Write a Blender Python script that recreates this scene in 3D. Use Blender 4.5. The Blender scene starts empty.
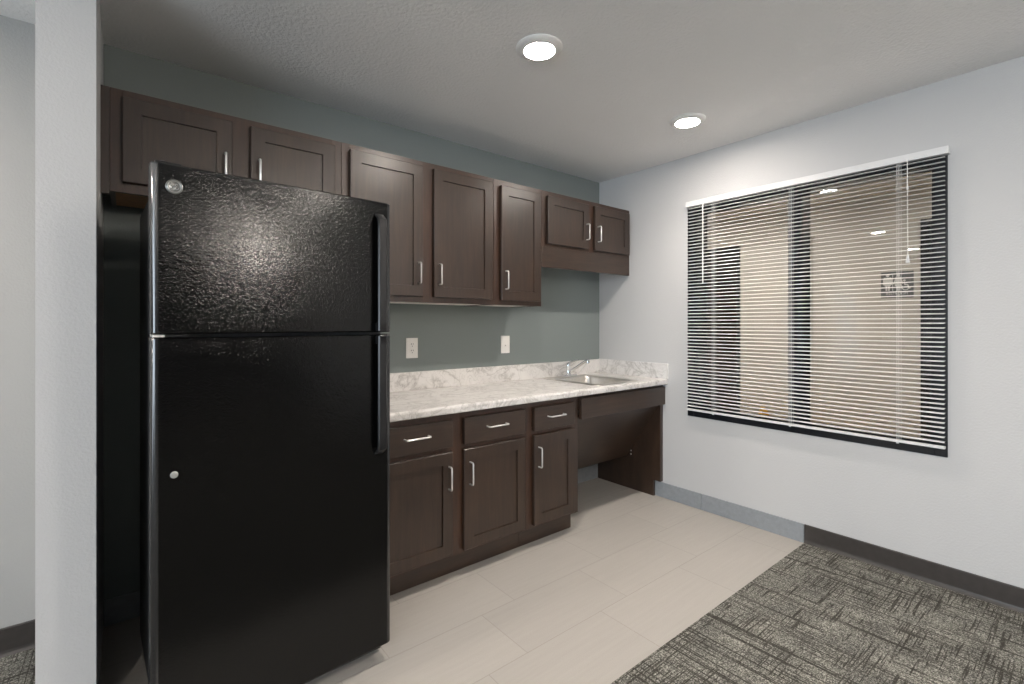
import bpy, bmesh, math, random
from mathutils import Vector, Matrix
random.seed(7)
PI = math.pi
S = bpy.context.scene
COL = S.collection

# ------------------------------------------------------------------ camera
cam_d = bpy.data.cameras.new('camera')
cam = bpy.data.objects.new('camera', cam_d); COL.objects.link(cam)
cam.location = (-3.0574, -2.6337, 1.2639)
cam.rotation_euler = (PI/2, 0, -math.radians(38.905))
cam_d.sensor_fit = 'HORIZONTAL'; cam_d.sensor_width = 36.0
cam_d.lens = 477.86/1024*36.0
cam_d.shift_x = 0.0
cam_d.shift_y = -(342-324.4)/1024
cam_d.clip_start = 0.02; cam_d.clip_end = 100
S.camera = cam

# ------------------------------------------------------------------ view / world
S.view_settings.view_transform = 'Standard'
S.view_settings.look = 'None'
S.view_settings.gamma = 1.0
S.view_settings.use_curve_mapping = False
S.view_settings.exposure = 0.5
try:
    S.cycles.use_denoising = True
    S.cycles.max_bounces = 12
    S.cycles.diffuse_bounces = 8
    S.cycles.glossy_bounces = 5
    S.cycles.transparent_max_bounces = 16
    S.cycles.sample_clamp_indirect = 6.0
    S.cycles.caustics_reflective = False
    S.cycles.caustics_refractive = False
except Exception:
    pass
W = bpy.data.worlds.new('daylight'); S.world = W
W.use_nodes = True
wbg = W.node_tree.nodes['Background']
wbg.inputs['Color'].default_value = (0.77, 0.885, 1.0, 1)
SKY = 7.8
wbg.inputs['Strength'].default_value = SKY

LAMP_COL = (1.0, 0.91, 0.82)
LAMP_STRENGTH = 175.0
LAMP_WATTS = 4.0
FAR_LAMP_STRENGTH = 480.0
HALL_STRENGTH = 330.0
H = 2.44                      # ceiling height
ROOM_X0, ROOM_Y0 = -8.0, -7.6  # far ends of the room

def portal(name, loc, rot, sx, sy):
    d = bpy.data.lights.new(name, 'AREA'); d.shape = 'RECTANGLE'; d.size = sx; d.size_y = sy
    d.cycles.is_portal = True
    o = bpy.data.objects.new(name, d); o.location = loc; o.rotation_euler = rot; COL.objects.link(o)
# daylight comes in through the glazing in the far left end wall
portal('daylight_portal', (ROOM_X0-0.02, -4.3, 1.25), (0, -PI/2, 0), 2.1, 4.2)

# ------------------------------------------------------------------ node helpers
class NT:
    def __init__(s, name):
        s.m = bpy.data.materials.new(name); s.m.use_nodes = True
        s.t = s.m.node_tree; s.b = s.t.nodes['Principled BSDF']
    def n(s, typ, **kw):
        nd = s.t.nodes.new(typ)
        for k, v in kw.items():
            if k in nd.inputs: nd.inputs[k].default_value = v
            else: setattr(nd, k, v)
        return nd
    def l(s, a, b): s.t.links.new(a, b)
    def coord(s, scale=(1, 1, 1), loc=(0, 0, 0)):
        tc = s.n('ShaderNodeTexCoord'); mp = s.n('ShaderNodeMapping')
        mp.inputs['Scale'].default_value = scale; mp.inputs['Location'].default_value = loc
        s.l(tc.outputs['Object'], mp.inputs['Vector']); return mp.outputs['Vector']
    def noise(s, vec, scale, detail=2.0, rough=0.5, dist=0.0):
        nd = s.n('ShaderNodeTexNoise'); nd.inputs['Scale'].default_value = scale
        nd.inputs['Detail'].default_value = detail; nd.inputs['Roughness'].default_value = rough
        nd.inputs['Distortion'].default_value = dist
        s.l(vec, nd.inputs['Vector']); return nd.outputs['Fac']
    def ramp(s, fac, stops):
        r = s.n('ShaderNodeValToRGB'); cr = r.color_ramp
        while len(cr.elements) > len(stops): cr.elements.remove(cr.elements[-1])
        while len(cr.elements) < len(stops): cr.elements.new(0.5)
        for e, (p, c) in zip(cr.elements, stops):
            e.position = p; e.color = (*c, 1) if len(c) == 3 else c
        s.l(fac, r.inputs['Fac']); return r.outputs['Color']
    def math(s, op, a, b=None, c=None):
        nd = s.n('ShaderNodeMath', operation=op)
        for i, x in enumerate((a, b, c)):
            if x is None: continue
            if isinstance(x, (int, float)): nd.inputs[i].default_value = x
            else: s.l(x, nd.inputs[i])
        return nd.outputs[0]
    def mix(s, fac, a, b, mode='MIX'):
        nd = s.n('ShaderNodeMix', data_type='RGBA', blend_type=mode)
        for sock, x in ((nd.inputs[0], fac), (nd.inputs[6], a), (nd.inputs[7], b)):
            if isinstance(x, (int, float)): sock.default_value = x
            elif isinstance(x, tuple): sock.default_value = (*x, 1)
            else: s.l(x, sock)
        return nd.outputs[2]
    def bump(s, h, strength, dist):
        nd = s.n('ShaderNodeBump'); nd.inputs['Strength'].default_value = strength
        nd.inputs['Distance'].default_value = dist
        s.l(h, nd.inputs['Height']); s.l(nd.outputs['Normal'], s.b.inputs['Normal'])
    def set(s, **kw):
        for k, v in kw.items():
            k = {'rough': 'Roughness', 'metal': 'Metallic', 'color': 'Base Color', 'spec': 'Specular IOR Level',
                 'coat': 'Coat Weight', 'coat_rough': 'Coat Roughness'}[k]
            if isinstance(v, tuple): v = (*v, 1)
            if isinstance(v, (int, float)) or isinstance(v, tuple): s.b.inputs[k].default_value = v
            else: s.l(v, s.b.inputs[k])
        return s

def M_plain(name, col, rough=0.5, metal=0.0, var=0.06, scale=30, **kw):
    t = NT(name); v = t.coord()
    c = t.ramp(t.noise(v, scale, 3), [(0.3, tuple(x*(1-var) for x in col)), (0.7, tuple(min(1, x*(1+var)) for x in col))])
    t.set(color=c, rough=rough, metal=metal, **kw); return t.m

def M_paint(name, col, bump=0.25, scale=95, rough=0.6, dist=0.0016, spec=0.35):
    t = NT(name); v = t.coord()
    h = t.ramp(t.noise(v, scale, 2.5, 0.55), [(0.35, (0, 0, 0)), (0.68, (1, 1, 1))])
    c = t.ramp(t.noise(v, 2.5, 2), [(0.3, tuple(x*0.985 for x in col)), (0.7, col)])
    t.set(color=c, rough=rough, spec=spec); t.bump(h, bump, dist); return t.m

def M_wood(name, horizontal=False, tint=(1, 1, 1)):
    t = NT(name)
    v = t.coord((4, 22, 60) if horizontal else (60, 22, 4))
    g = t.noise(v, 1.0, 5, 0.65, 0.6)
    big = t.noise(t.coord((2, 2, 2) if horizontal else (3, 3, 1.6)), 2.2, 3, 0.6)
    c1 = t.ramp(g, [(0.28, (0.020, 0.0105, 0.0062)), (0.55, (0.034, 0.0190, 0.0115)), (0.8, (0.049, 0.0290, 0.0183))])
    c2 = t.ramp(big, [(0.3, (0.78, 0.78, 0.80)), (0.7, (1.2, 1.17, 1.13))])
    t.set(color=t.mix(1.0, t.mix(1.0, c1, c2, 'MULTIPLY'), tint, 'MULTIPLY'), rough=0.38, coat=0.34, coat_rough=0.32, spec=0.5)
    t.bump(g, 0.06, 0.0006); return t.m

def M_marble(name):
    t = NT(name); v = t.coord()
    base = t.ramp(t.noise(v, 5, 5, 0.62, 0.4), [(0.3, (0.60, 0.585, 0.57)), (0.6, (0.68, 0.665, 0.65))])
    wv = t.noise(t.coord((1.0, 1.5, 1.3), (3, 1, 2)), 4.2, 6, 0.6, 1.2)
    d = t.math('ABSOLUTE', t.math('SUBTRACT', wv, 0.5))
    vein = t.ramp(d, [(0.0, (0.66, 0.655, 0.65)), (0.02, (0.88, 0.875, 0.87)), (0.06, (1, 1, 1))])
    w2 = t.noise(t.coord((1.4, 1.0, 1.0), (9, 4, 5)), 9, 5, 0.6, 1.6)
    d2 = t.math('ABSOLUTE', t.math('SUBTRACT', w2, 0.47))
    vein2 = t.ramp(d2, [(0.0, (0.82, 0.815, 0.81)), (0.03, (1, 1, 1))])
    c = t.mix(1.0, t.mix(1.0, base, vein, 'MULTIPLY'), vein2, 'MULTIPLY')
    t.set(color=c, rough=0.33, spec=0.5); return t.m

def M_tile(name):
    t = NT(name)
    tc = t.n('ShaderNodeTexCoord'); sp = t.n('ShaderNodeSeparateXYZ'); t.l(tc.outputs['Object'], sp.inputs[0])
    x, y = sp.outputs['X'], sp.outputs['Y']
    yr = t.math('DIVIDE', t.math('ADD', y, 1.545), 0.305)
    row = t.math('FLOOR', yr)
    xs = t.math('DIVIDE', t.math('ADD', t.math('ADD', x, 1.43), t.math('MULTIPLY', row, -0.184)), 0.61)
    fx = t.math('FRACT', xs); fy = t.math('FRACT', yr)
    ex = t.math('MULTIPLY', t.math('MINIMUM', fx, t.math('SUBTRACT', 1.0, fx)), 0.61)
    ey = t.math('MULTIPLY', t.math('MINIMUM', fy, t.math('SUBTRACT', 1.0, fy)), 0.305)
    e = t.math('MINIMUM', ex, ey)
    grout = t.math('LESS_THAN', e, 0.0017)
    cb = t.n('ShaderNodeCombineXYZ'); t.l(row, cb.inputs[0]); t.l(t.math('FLOOR', xs), cb.inputs[1])
    wn = t.n('ShaderNodeTexWhiteNoise'); t.l(cb.outputs[0], wn.inputs['Vector'])
    tint = t.ramp(wn.outputs['Value'], [(0, (0.975, 0.975, 0.975)), (1, (1.02, 1.02, 1.018))])
    st = t.noise(t.coord((1.5, 26, 1)), 2.0, 5, 0.62, 0.2)
    body = t.ramp(st, [(0.3, (0.375, 0.353, 0.324)), (0.7, (0.40, 0.378, 0.348))])
    sp2 = t.noise(t.coord(), 420, 1)
    body = t.mix(1.0, body, t.ramp(sp2, [(0.35, (0.93, 0.93, 0.93)), (0.65, (1.05, 1.05, 1.05))]), 'MULTIPLY')
    c = t.mix(grout, t.mix(1.0, body, tint, 'MULTIPLY'), (0.305, 0.285, 0.258))
    t.set(color=c, rough=0.48, spec=0.4)
    t.bump(t.math('SUBTRACT', 1.0, grout), 0.3, 0.0008); return t.m

def M_carpet(name):
    t = NT(name); v = t.coord()
    speck = t.noise(v, 210, 2.0, 0.7)
    base = t.ramp(speck, [(0.32, (0.030, 0.029, 0.027)), (0.50, (0.160, 0.158, 0.143)), (0.68, (0.47, 0.465, 0.425))])
    tone = t.ramp(t.noise(v, 6.5, 3, 0.6), [(0.3, (0.70, 0.70, 0.70)), (0.68, (1.18, 1.17, 1.14))])
    base = t.mix(1.0, base, tone, 'MULTIPLY')
    def lines(sc, loc, lo, hi, reg_scale, reg_loc, cover):
        g = t.noise(t.coord(sc, loc), 1.0, 0.0, 0.5)
        m = t.ramp(g, [(lo, (0, 0, 0)), (hi, (1, 1, 1))])
        r = t.ramp(t.noise(t.coord(reg_scale, reg_loc), 1.0, 0.5, 0.5), [(cover-0.04, (0, 0, 0)), (cover+0.04, (1, 1, 1))])
        return t.math('MULTIPLY', m, r)
    fam = [lines((4.5, 140, 0), (0, 0, 0.3), 0.64, 0.71, (6, 9, 0), (4, 2, 0.2), 0.54),
           lines((3.5, 95, 0), (7, 3, 1.3), 0.70, 0.74, (6, 14, 0), (1, 9, 0.7), 0.54),
           lines((5.0, 180, 0), (2, 13, 2.3), 0.60, 0.68, (6, 8, 0), (11, 5, 1.7), 0.50),
           lines((120, 1.2, 0), (3, 8, 3.3), 0.62, 0.68, (9, 4, 0), (2, 6, 0.4), 0.44),
           lines((85, 0.9, 0), (5, 1, 4.3), 0.68, 0.72, (14, 2.5, 0), (8, 3, 0.9), 0.42),
           lines((170, 2.4, 0), (9, 4, 5.3), 0.60, 0.68, (8, 5, 0), (15, 7, 2.7), 0.47)]
    msk = fam[0]
    for f in fam[1:]: msk = t.math('MAXIMUM', msk, f)
    msk = t.math('MULTIPLY', msk, 0.82)
    c = t.mix(msk, base, (0.034, 0.031, 0.026))
    t.set(color=c, rough=0.95, spec=0.1)
    hgt = t.math('SUBTRACT', speck, t.math('MULTIPLY', msk, 0.5))
    t.bump(hgt, 0.8, 0.004); return t.m

def M_fridge(name):
    t = NT(name); v = t.coord()
    a = t.noise(v, 215, 1.0, 0.5, 1.0)
    b = t.noise(v, 85, 1.0, 0.5, 0.6)
    h = t.math('ADD', a, t.math('MULTIPLY', b, 0.6))
    t.set(color=(0.002, 0.002, 0.0021), rough=0.10, spec=0.30)
    t.bump(h, 0.5, 0.00085); return t.m

def M_glass(name):
    t = NT(name); nt = t.t
    out = nt.nodes['Material Output']; nt.nodes.remove(t.b)
    tr = nt.nodes.new('ShaderNodeBsdfTransparent'); tr.inputs['Color'].default_value = (0.90, 0.92, 0.92, 1)
    gl = nt.nodes.new('ShaderNodeBsdfGlossy'); gl.inputs['Roughness'].default_value = 0.01
    fr = nt.nodes.new('ShaderNodeFresnel'); fr.inputs['IOR'].default_value = 1.55
    mx = nt.nodes.new('ShaderNodeMixShader')
    nt.links.new(fr.outputs[0], mx.inputs[0]); nt.links.new(tr.outputs[0], mx.inputs[1])
    nt.links.new(gl.outputs[0], mx.inputs[2]); nt.links.new(mx.outputs[0], out.inputs['Surface'])
    return t.m

def M_emit(name, col, strength):
    t = NT(name)
    t.b.inputs['Base Color'].default_value = (0.9, 0.9, 0.9, 1)
    t.b.inputs['Emission Color'].default_value = (*col, 1)
    t.b.inputs['Emission Strength'].default_value = strength
    return t.m

MAT = dict(
    white=M_paint('white_wall_paint', (0.525, 0.525, 0.525), 0.28, 105),
    ceil=M_paint('ceiling_paint', (0.84, 0.835, 0.83), 0.5, 70, 0.75, 0.0025),
    warmlit=M_paint('warm_lit_wall_paint', (0.39, 0.385, 0.37), 0.28, 105),  # left wall toned darker and warmer, warm lamp light put into its colour
    charcoal=M_paint('charcoal_paint', (0.05, 0.052, 0.055), 0.15, 105),
    teal=M_paint('grey_green_paint', (0.195, 0.222, 0.220), 0.16, 105, 0.55),
    framewood=M_wood('lamp_reddened_frame_wood', False, (1.25, 0.98, 0.80)),  # same stained wood, reddened to paint in the lamp light on the frames
    wood=M_wood('espresso_wood'), woodh=M_wood('espresso_wood_horizontal', True),
    melamine=M_plain('white_melamine', (0.90, 0.87, 0.82), 0.45),
    maple=M_plain('raw_maple', (0.42, 0.24, 0.115), 0.55, var=0.15),
    marble=M_marble('marble_laminate'),
    tile=M_tile('beige_floor_tile'),
    tilebase=M_plain('grey_tile_base', (0.255, 0.272, 0.288), 0.45, var=0.07, scale=45),
    rubber=M_plain('brown_black_rubber', (0.043, 0.038, 0.035), 0.34, var=0.12),
    carpet=M_carpet('taupe_loop_carpet'),
    fridge=M_fridge('textured_black_enamel'),
    fridge_side=M_plain('black_enamel_side', (0.012, 0.012, 0.0125), 0.4),
    edge=M_plain('glossy_black_edge', (0.008, 0.008, 0.009), 0.22, var=0.1, spec=1.0),
    black_plastic=M_plain('black_plastic', (0.012, 0.012, 0.013), 0.30, spec=0.4),
    gasket=M_plain('grey_gasket', (0.06, 0.062, 0.065), 0.5),
    nickel=M_plain('brushed_nickel', (0.86, 0.85, 0.83), 0.34, 0.75, 0.02),
    chrome=M_plain('chrome', (0.85, 0.86, 0.88), 0.08, 1.0, 0.01),
    steel=M_plain('stainless_steel', (0.70, 0.67, 0.63), 0.34, 1.0, 0.04, 60),
    plate=M_plain('white_plastic', (0.82, 0.80, 0.77), 0.35, var=0.02),
    slot=M_plain('dark_slot', (0.04, 0.035, 0.03), 0.6),
    blind=M_plain('white_aluminium_slat', (0.69, 0.69, 0.69), 0.35, var=0.02),
    cord=M_plain('white_cord', (0.78, 0.78, 0.77), 0.7, var=0.03),
    black_metal=M_plain('black_anodised_metal', (0.013, 0.0145, 0.018), 0.22, 0.0, 0.1, spec=0.6),
    glass=M_glass('window_glass'),
    lens=M_emit('lamp_lens', LAMP_COL, LAMP_STRENGTH),
    farlens=M_emit('far_lamp_lens', LAMP_COL, FAR_LAMP_STRENGTH),
    globe=M_emit('globe_glass', LAMP_COL, 170.0),
    halllens=M_emit('corridor_fill_lens', (1.0, 0.90, 0.78), HALL_STRENGTH),
    trim=M_plain('white_lamp_trim', (0.78, 0.77, 0.75), 0.4, var=0.02),
    hallwall=M_paint('corridor_paint', (0.58, 0.55, 0.50), 0.15, 90),
    halldoor=M_paint('cream_door_paint', (0.64, 0.615, 0.57), 0.05, 60, 0.45),
    hallfloor=M_plain('corridor_floor', (0.33, 0.20, 0.10), 0.5, var=0.15, scale=9),
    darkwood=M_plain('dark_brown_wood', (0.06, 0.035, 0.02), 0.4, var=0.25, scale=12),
    sign=M_plain('grey_sign', (0.13, 0.135, 0.135), 0.5, var=0.04),
    signwhite=M_plain('white_sign_raise', (0.78, 0.78, 0.76), 0.5, var=0.02),
    yellow=M_plain('yellow_plastic', (0.75, 0.42, 0.02), 0.4, var=0.05),
    emblem=M_plain('grey_emblem_metal', (0.20, 0.20, 0.19), 0.35, 0.7, 0.08),
    emblem_hi=M_plain('silver_emblem_line', (0.50, 0.50, 0.48), 0.35, 0.6, 0.03),
)

# ------------------------------------------------------------------ mesh helpers
def newbm(): return bmesh.new()

def add_box(bm, x0, x1, y0, y1, z0, z1, bev=0.0, seg=2, mat=None):
    b = bmesh.new()
    r = bmesh.ops.create_cube(b, size=1.0)
    for v in b.verts:
        v.co = Vector(((x0+x1)/2 + v.co.x*(x1-x0), (y0+y1)/2 + v.co.y*(y1-y0), (z0+z1)/2 + v.co.z*(z1-z0)))
    if bev > 0:
        bmesh.ops.bevel(b, geom=list(b.edges), offset=bev, segments=seg, profile=0.5, affect='EDGES')
    merge(bm, b, mat)

def merge(bm, b, mat=None):
    off = {}
    for v in b.verts:
        co = mat @ v.co if mat else v.co
        off[v] = bm.verts.new(co)
    for f in b.faces:
        try:
            nf = bm.faces.new([off[v] for v in f.verts]); nf.smooth = f.smooth
        except ValueError: pass
    b.free()

def add_tube(bm, pts, r, n=10, cap=True):
    pts = [Vector(p) for p in pts]
    rs = r if isinstance(r, (list, tuple)) else [r]*len(pts)
    rings = []
    up = None
    for i, p in enumerate(pts):
        if i == 0: d = pts[1]-pts[0]
        elif i == len(pts)-1: d = pts[-1]-pts[-2]
        else: d = (pts[i+1]-p).normalized() + (p-pts[i-1]).normalized()
        d.normalize()
        if up is None:
            up = Vector((0, 0, 1)) if abs(d.z) < 0.9 else Vector((1, 0, 0))
        a = d.cross(up)
        if a.length < 1e-5: a = d.cross(Vector((0, 1, 0)))
        a.normalize(); b = a.cross(d).normalized(); up = b
        rings.append([bm.verts.new(p + (a*math.cos(2*PI*k/n) + b*math.sin(2*PI*k/n))*rs[i]) for k in range(n)])
    for A, B in zip(rings, rings[1:]):
        for k in range(n):
            f = bm.faces.new((A[k], A[(k+1) % n], B[(k+1) % n], B[k])); f.smooth = True
    if cap:
        bm.faces.new(list(reversed(rings[0]))); bm.faces.new(rings[-1])

def add_lathe(bm, prof, center, axis='Z', n=32, smooth=True):
    """prof: list of (radius, height) along axis"""
    c = Vector(center); rings = []
    for r, h in prof:
        ring = []
        for k in range(n):
            a = 2*PI*k/n; u, w = r*math.cos(a), r*math.sin(a)
            p = {'Z': Vector((u, w, h)), 'Y': Vector((u, h, w)), 'X': Vector((h, u, w))}[axis]
            ring.append(bm.verts.new(c+p))
        rings.append(ring)
    for A, B in zip(rings, rings[1:]):
        for k in range(n):
            f = bm.faces.new((A[k], A[(k+1) % n], B[(k+1) % n], B[k])); f.smooth = smooth
    bm.faces.new(rings[0]); bm.faces.new(rings[-1])

def add_prism(bm, poly, axis, a, b):
    """poly 2D; axis 'X': poly=(y,z); 'Y': poly=(x,z); 'Z': poly=(x,y)"""
    def P(p, h): return {'X': (h, p[0], p[1]), 'Y': (p[0], h, p[1]), 'Z': (p[0], p[1], h)}[axis]
    A = [bm.verts.new(P(p, a)) for p in poly]; B = [bm.verts.new(P(p, b)) for p in poly]
    n = len(poly)
    for k in range(n): bm.faces.new((A[k], A[(k+1) % n], B[(k+1) % n], B[k]))
    bm.faces.new(A); bm.faces.new(B)

def obj(name, bm, mat, parent=None, origin=None):
    bmesh.ops.recalc_face_normals(bm, faces=list(bm.faces))
    bm.normal_update()
    for ed in bm.edges:
        if len(ed.link_faces) == 2 and ed.calc_face_angle(0) > 0.6: ed.smooth = False
    me = bpy.data.meshes.new(name)
    if origin is not None:
        bmesh.ops.translate(bm, verts=list(bm.verts), vec=-Vector(origin))
    bm.to_mesh(me); bm.free()
    me.materials.append(mat)
    o = bpy.data.objects.new(name, me); COL.objects.link(o)
    if origin is not None: o.location = origin
    if parent is not None:
        o.parent = parent
    return o

def empty(name, loc=(0, 0, 0), rotz=0.0):
    o = bpy.data.objects.new(name, None); COL.objects.link(o)
    o.location = loc; o.rotation_euler = (0, 0, rotz); o.empty_display_size = 0.1
    return o

def tag(o, label=None, cat=None, group=None, kind=None):
    if label: o['label'] = label
    if cat: o['category'] = cat
    if group: o['group'] = group
    if kind: o['kind'] = kind
    return o

def struct(name, bm, mat, parent=None):
    o = obj(name, bm, mat, parent)
    if parent is None: o['kind'] = 'structure'
    return o

def copy_tree(o, parent=None):
    c = o.copy(); COL.objects.link(c)
    if parent is not None: c.parent = parent
    for ch in list(o.children): copy_tree(ch, c)
    return c

def box(x0, x1, y0, y1, z0, z1, bev=0.0):
    bm = newbm(); add_box(bm, x0, x1, y0, y1, z0, z1, bev); return bm

def text_bm(txt, size, mat4, depth=0.0008):
    cu = bpy.data.curves.new('lettering', 'FONT'); cu.body = txt; cu.size = size
    cu.align_x = 'CENTER'; cu.align_y = 'CENTER'; cu.extrude = depth
    tmp = bpy.data.objects.new('lettering', cu); COL.objects.link(tmp)
    dg = bpy.context.evaluated_depsgraph_get(); dg.update()
    me = bpy.data.meshes.new_from_object(tmp.evaluated_get(dg))
    bm = newbm(); bm.from_mesh(me); bmesh.ops.transform(bm, matrix=mat4, verts=list(bm.verts))
    bpy.data.objects.remove(tmp); bpy.data.curves.remove(cu); bpy.data.meshes.remove(me)
    return bm

# ------------------------------------------------------------------ room shell
WZ0, WZ1, WY0, WY1 = 0.627, 2.100, -2.165, -0.806       # window opening in the right wall
WT = 0.17                                               # right wall thickness
struct('wall_kitchen', box(-3.20, 0.0, 0.0, 0.12, 0, H), MAT['teal'])
struct('wall_left', box(ROOM_X0, -3.20, 0.0, 0.12, 0, H), MAT['warmlit'])
bm = newbm()
add_box(bm, 0, WT, WY1, 0.12, 0, H); add_box(bm, 0, WT, ROOM_Y0, WY0, 0, H)
add_box(bm, 0, WT, WY0, WY1, 0, WZ0); add_box(bm, 0, WT, WY0, WY1, WZ1, H)
struct('wall_right', bm, MAT['white'])
struct('wall_partition', box(-3.270, -3.132, -0.62, 0.0, 0, H), MAT['white'])
# far end wall with a wide glazed opening
bm = newbm()
add_box(bm, ROOM_X0-0.15, ROOM_X0, -2.2, 0.12, 0, H); add_box(bm, ROOM_X0-0.15, ROOM_X0, ROOM_Y0, -6.4, 0, H)
add_box(bm, ROOM_X0-0.15, ROOM_X0, -6.4, -2.2, 2.3, H); add_box(bm, ROOM_X0-0.15, ROOM_X0, -6.4, -2.2, 0, 0.2)
struct('wall_end', bm, MAT['white'])
struct('wall_back', box(ROOM_X0, WT, ROOM_Y0-0.15, ROOM_Y0, 0, H), MAT['charcoal'])
struct('ceiling', box(ROOM_X0-0.15, WT, ROOM_Y0-0.15, 0.12, H, H+0.1), MAT['ceil'])
CARPET_Y = -1.545
struct('floor', box(-3.20, WT, CARPET_Y, 0.12, -0.1, 0.0), MAT['tile'])
bm = newbm()
add_box(bm, ROOM_X0-0.15, WT, ROOM_Y0-0.15, CARPET_Y, -0.1, 0.002)
add_box(bm, ROOM_X0-0.15, -3.20, CARPET_Y, 0.12, -0.1, 0.002)
struct('floor_carpet', bm, MAT['carpet'])
# skirting: grey tile base by the tiles, dark rubber base by the carpet
bm = newbm()
for a, b in ((-1.543, -0.9125), (-0.9105, -0.30), (-0.298, -0.010)):
    add_box(bm, -0.010, 0.0, a, b, 0.0, 0.108, 0.0012)
struct('baseboard_right', bm, MAT['tilebase'])
bm = newbm()
for a, b in ((-3.13, -2.62), (-2.618, -2.01), (-2.008, -1.40), (-1.398, -0.60), (-0.598, -0.012)):
    add_box(bm, a, b, -0.010, 0.0, 0.0, 0.108, 0.0012)
struct('baseboard_kitchen', bm, MAT['tilebase'])
def cove(bm, pts_axis, a, b, at, sgn):
    prof = [(0, 0.002), (sgn*0.014, 0.002), (sgn*0.008, 0.012), (sgn*0.0055, 0.022), (sgn*0.005, 0.103), (sgn*0.003, 0.108), (0, 0.108)]
    add_prism(bm, [(at+p, z) for p, z in prof], pts_axis, a, b)
bm = newbm(); cove(bm, 'Y', ROOM_Y0, -1.5445, 0.0, -1); struct('baseboard_right_carpet', bm, MAT['rubber'])
bm = newbm(); cove(bm, 'X', ROOM_X0, -3.272, 0.0, -1); struct('baseboard_left', bm, MAT['rubber'])
bm = newbm(); cove(bm, 'X', -3.276, -3.132, -0.62, -1); cove(bm, 'Y', -0.62, -0.014, -3.270, -1)
struct('baseboard_partition', bm, MAT['rubber'])

# ------------------------------------------------------------------ interior window
win = empty('window_1', (0, (WY0+WY1)/2, WZ0)); win['kind'] = 'structure'
wl = Vector(win.location)
def wpart(name, bm, mat):
    o = obj(name, bm, mat); o.parent = win; o.location = -wl; return o
FW = 0.048
bm = newbm()
add_box(bm, -0.006, WT+0.006, WY1-FW, WY1, WZ0, WZ1, 0.002)
add_box(bm, -0.006, WT+0.006, WY0, WY0+FW, WZ0, WZ1, 0.002)
add_box(bm, -0.0055, WT+0.006, WY0+FW, WY1-FW, WZ0, WZ0+FW, 0.002)
add_box(bm, -0.0055, WT+0.006, WY0+FW, WY1-FW, WZ1-FW, WZ1, 0.002)
wpart('window_frame', bm, MAT['black_metal'])
wpart('mullion', box(-0.005, WT+0.004, -1.514, -1.466, WZ0+FW, WZ1-FW, 0.002), MAT['black_metal'])
bm = newbm()
for y0, y1 in ((WY0+FW, -1.514), (-1.466, WY1-FW)):
    add_box(bm, 0.004, 0.022, y0, y0+0.012, WZ0+FW, WZ1-FW); add_box(bm, 0.004, 0.022, y1-0.012, y1, WZ0+FW, WZ1-FW)
    add_box(bm, 0.004, 0.022, y0+0.012, y1-0.012, WZ0+FW, WZ0+FW+0.012); add_box(bm, 0.004, 0.022, y0+0.012, y1-0.012, WZ1-FW-0.012, WZ1-FW)
wpart('glazing_bead', bm, MAT['black_metal'])
for y0, y1 in ((WY0+FW, -1.514), (-1.466, WY1-FW)):
    wpart('window_pane', box(0.010, 0.016, y0, y1, WZ0+FW, WZ1-FW), MAT['glass'])

# daylight glazing frames in the far end wall
def glazing(n, boxes, loc):
    bm = newbm()
    for b in boxes: add_box(bm, *b)
    struct(n, bm, MAT['black_metal'])
X0 = ROOM_X0
glazing('window_2', [(X0-0.11, X0-0.05, y-0.03, y+0.03, 0.2, 2.3) for y in (-6.37, -5.0, -3.6, -2.23)]
        + [(X0-0.11, X0-0.05, -6.4, -2.2, z-0.03, z+0.03) for z in (0.23, 2.27)], None)

# ------------------------------------------------------------------ blind
bl = empty('window_blind', (-0.03, -1.4925, 2.09))
tag(bl, 'white horizontal slat blind hanging open in front of the black framed window', 'blind')
bo = Vector(bl.location)
def bpart(name, bm, mat, parent=bl):
    o = obj(name, bm, mat); o.parent = parent; o.location = -bo if parent is bl else (0, 0, 0); return o
BY0, BY1 = -2.160, -0.822
bm = newbm(); add_box(bm, -0.045, -0.012, BY0-0.014, BY1+0.008, 2.073, 2.108, 0.002)
add_box(bm, -0.012, -0.006, BY0-0.012, BY0+0.02, 2.073, 2.108); add_box(bm, -0.012, -0.006, BY1-0.02, BY1+0.008, 2.073, 2.108)
bpart('headrail', bm, MAT['blind'])
bm = newbm(); add_box(bm, -0.041, -0.017, BY0, BY1, 0.671, 0.684, 0.002); bpart('bottom_rail', bm, MAT['blind'])
bm = newbm()
NS = 61; zt, zbm = 2.060, 0.703
for i in range(NS):
    z = zt + (zbm-zt)*i/(NS-1)
    tilt = math.radians(5.0)
    top, bot = [], []
    K = 5
    rows = []
    for k in range(K):
        s = (k/(K-1)-0.5)*0.025
        crown = 0.0036*(1-(2*s/0.025)**2)
        dx = s*math.cos(tilt); dz = s*math.sin(tilt)+crown
        rows.append((-0.029+dx, z+dz))
    th = 0.0005
    for side in (0, 1):
        pass
    vt = [[bm.verts.new((x, y, zz+th)) for x, zz in rows] for y in (BY0+0.002, BY1-0.002)]
    vb = [[bm.verts.new((x, y, zz-th)) for x, zz in rows] for y in (BY0+0.002, BY1-0.002)]
    for k in range(K-1):
        f = bm.faces.new((vt[0][k], vt[0][k+1], vt[1][k+1], vt[1][k])); f.smooth = True
        f = bm.faces.new((vb[0][k], vb[1][k], vb[1][k+1], vb[0][k+1])); f.smooth = True
        for e in (0, 1):
            bm.faces.new((vt[e][k], vt[e][k+1], vb[e][k+1], vb[e][k]))
    for k in (0, K-1):
        bm.faces.new((vt[0][k], vt[1][k], vb[1][k], vb[0][k]))
bpart('slats', bm, MAT['blind'])
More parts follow.
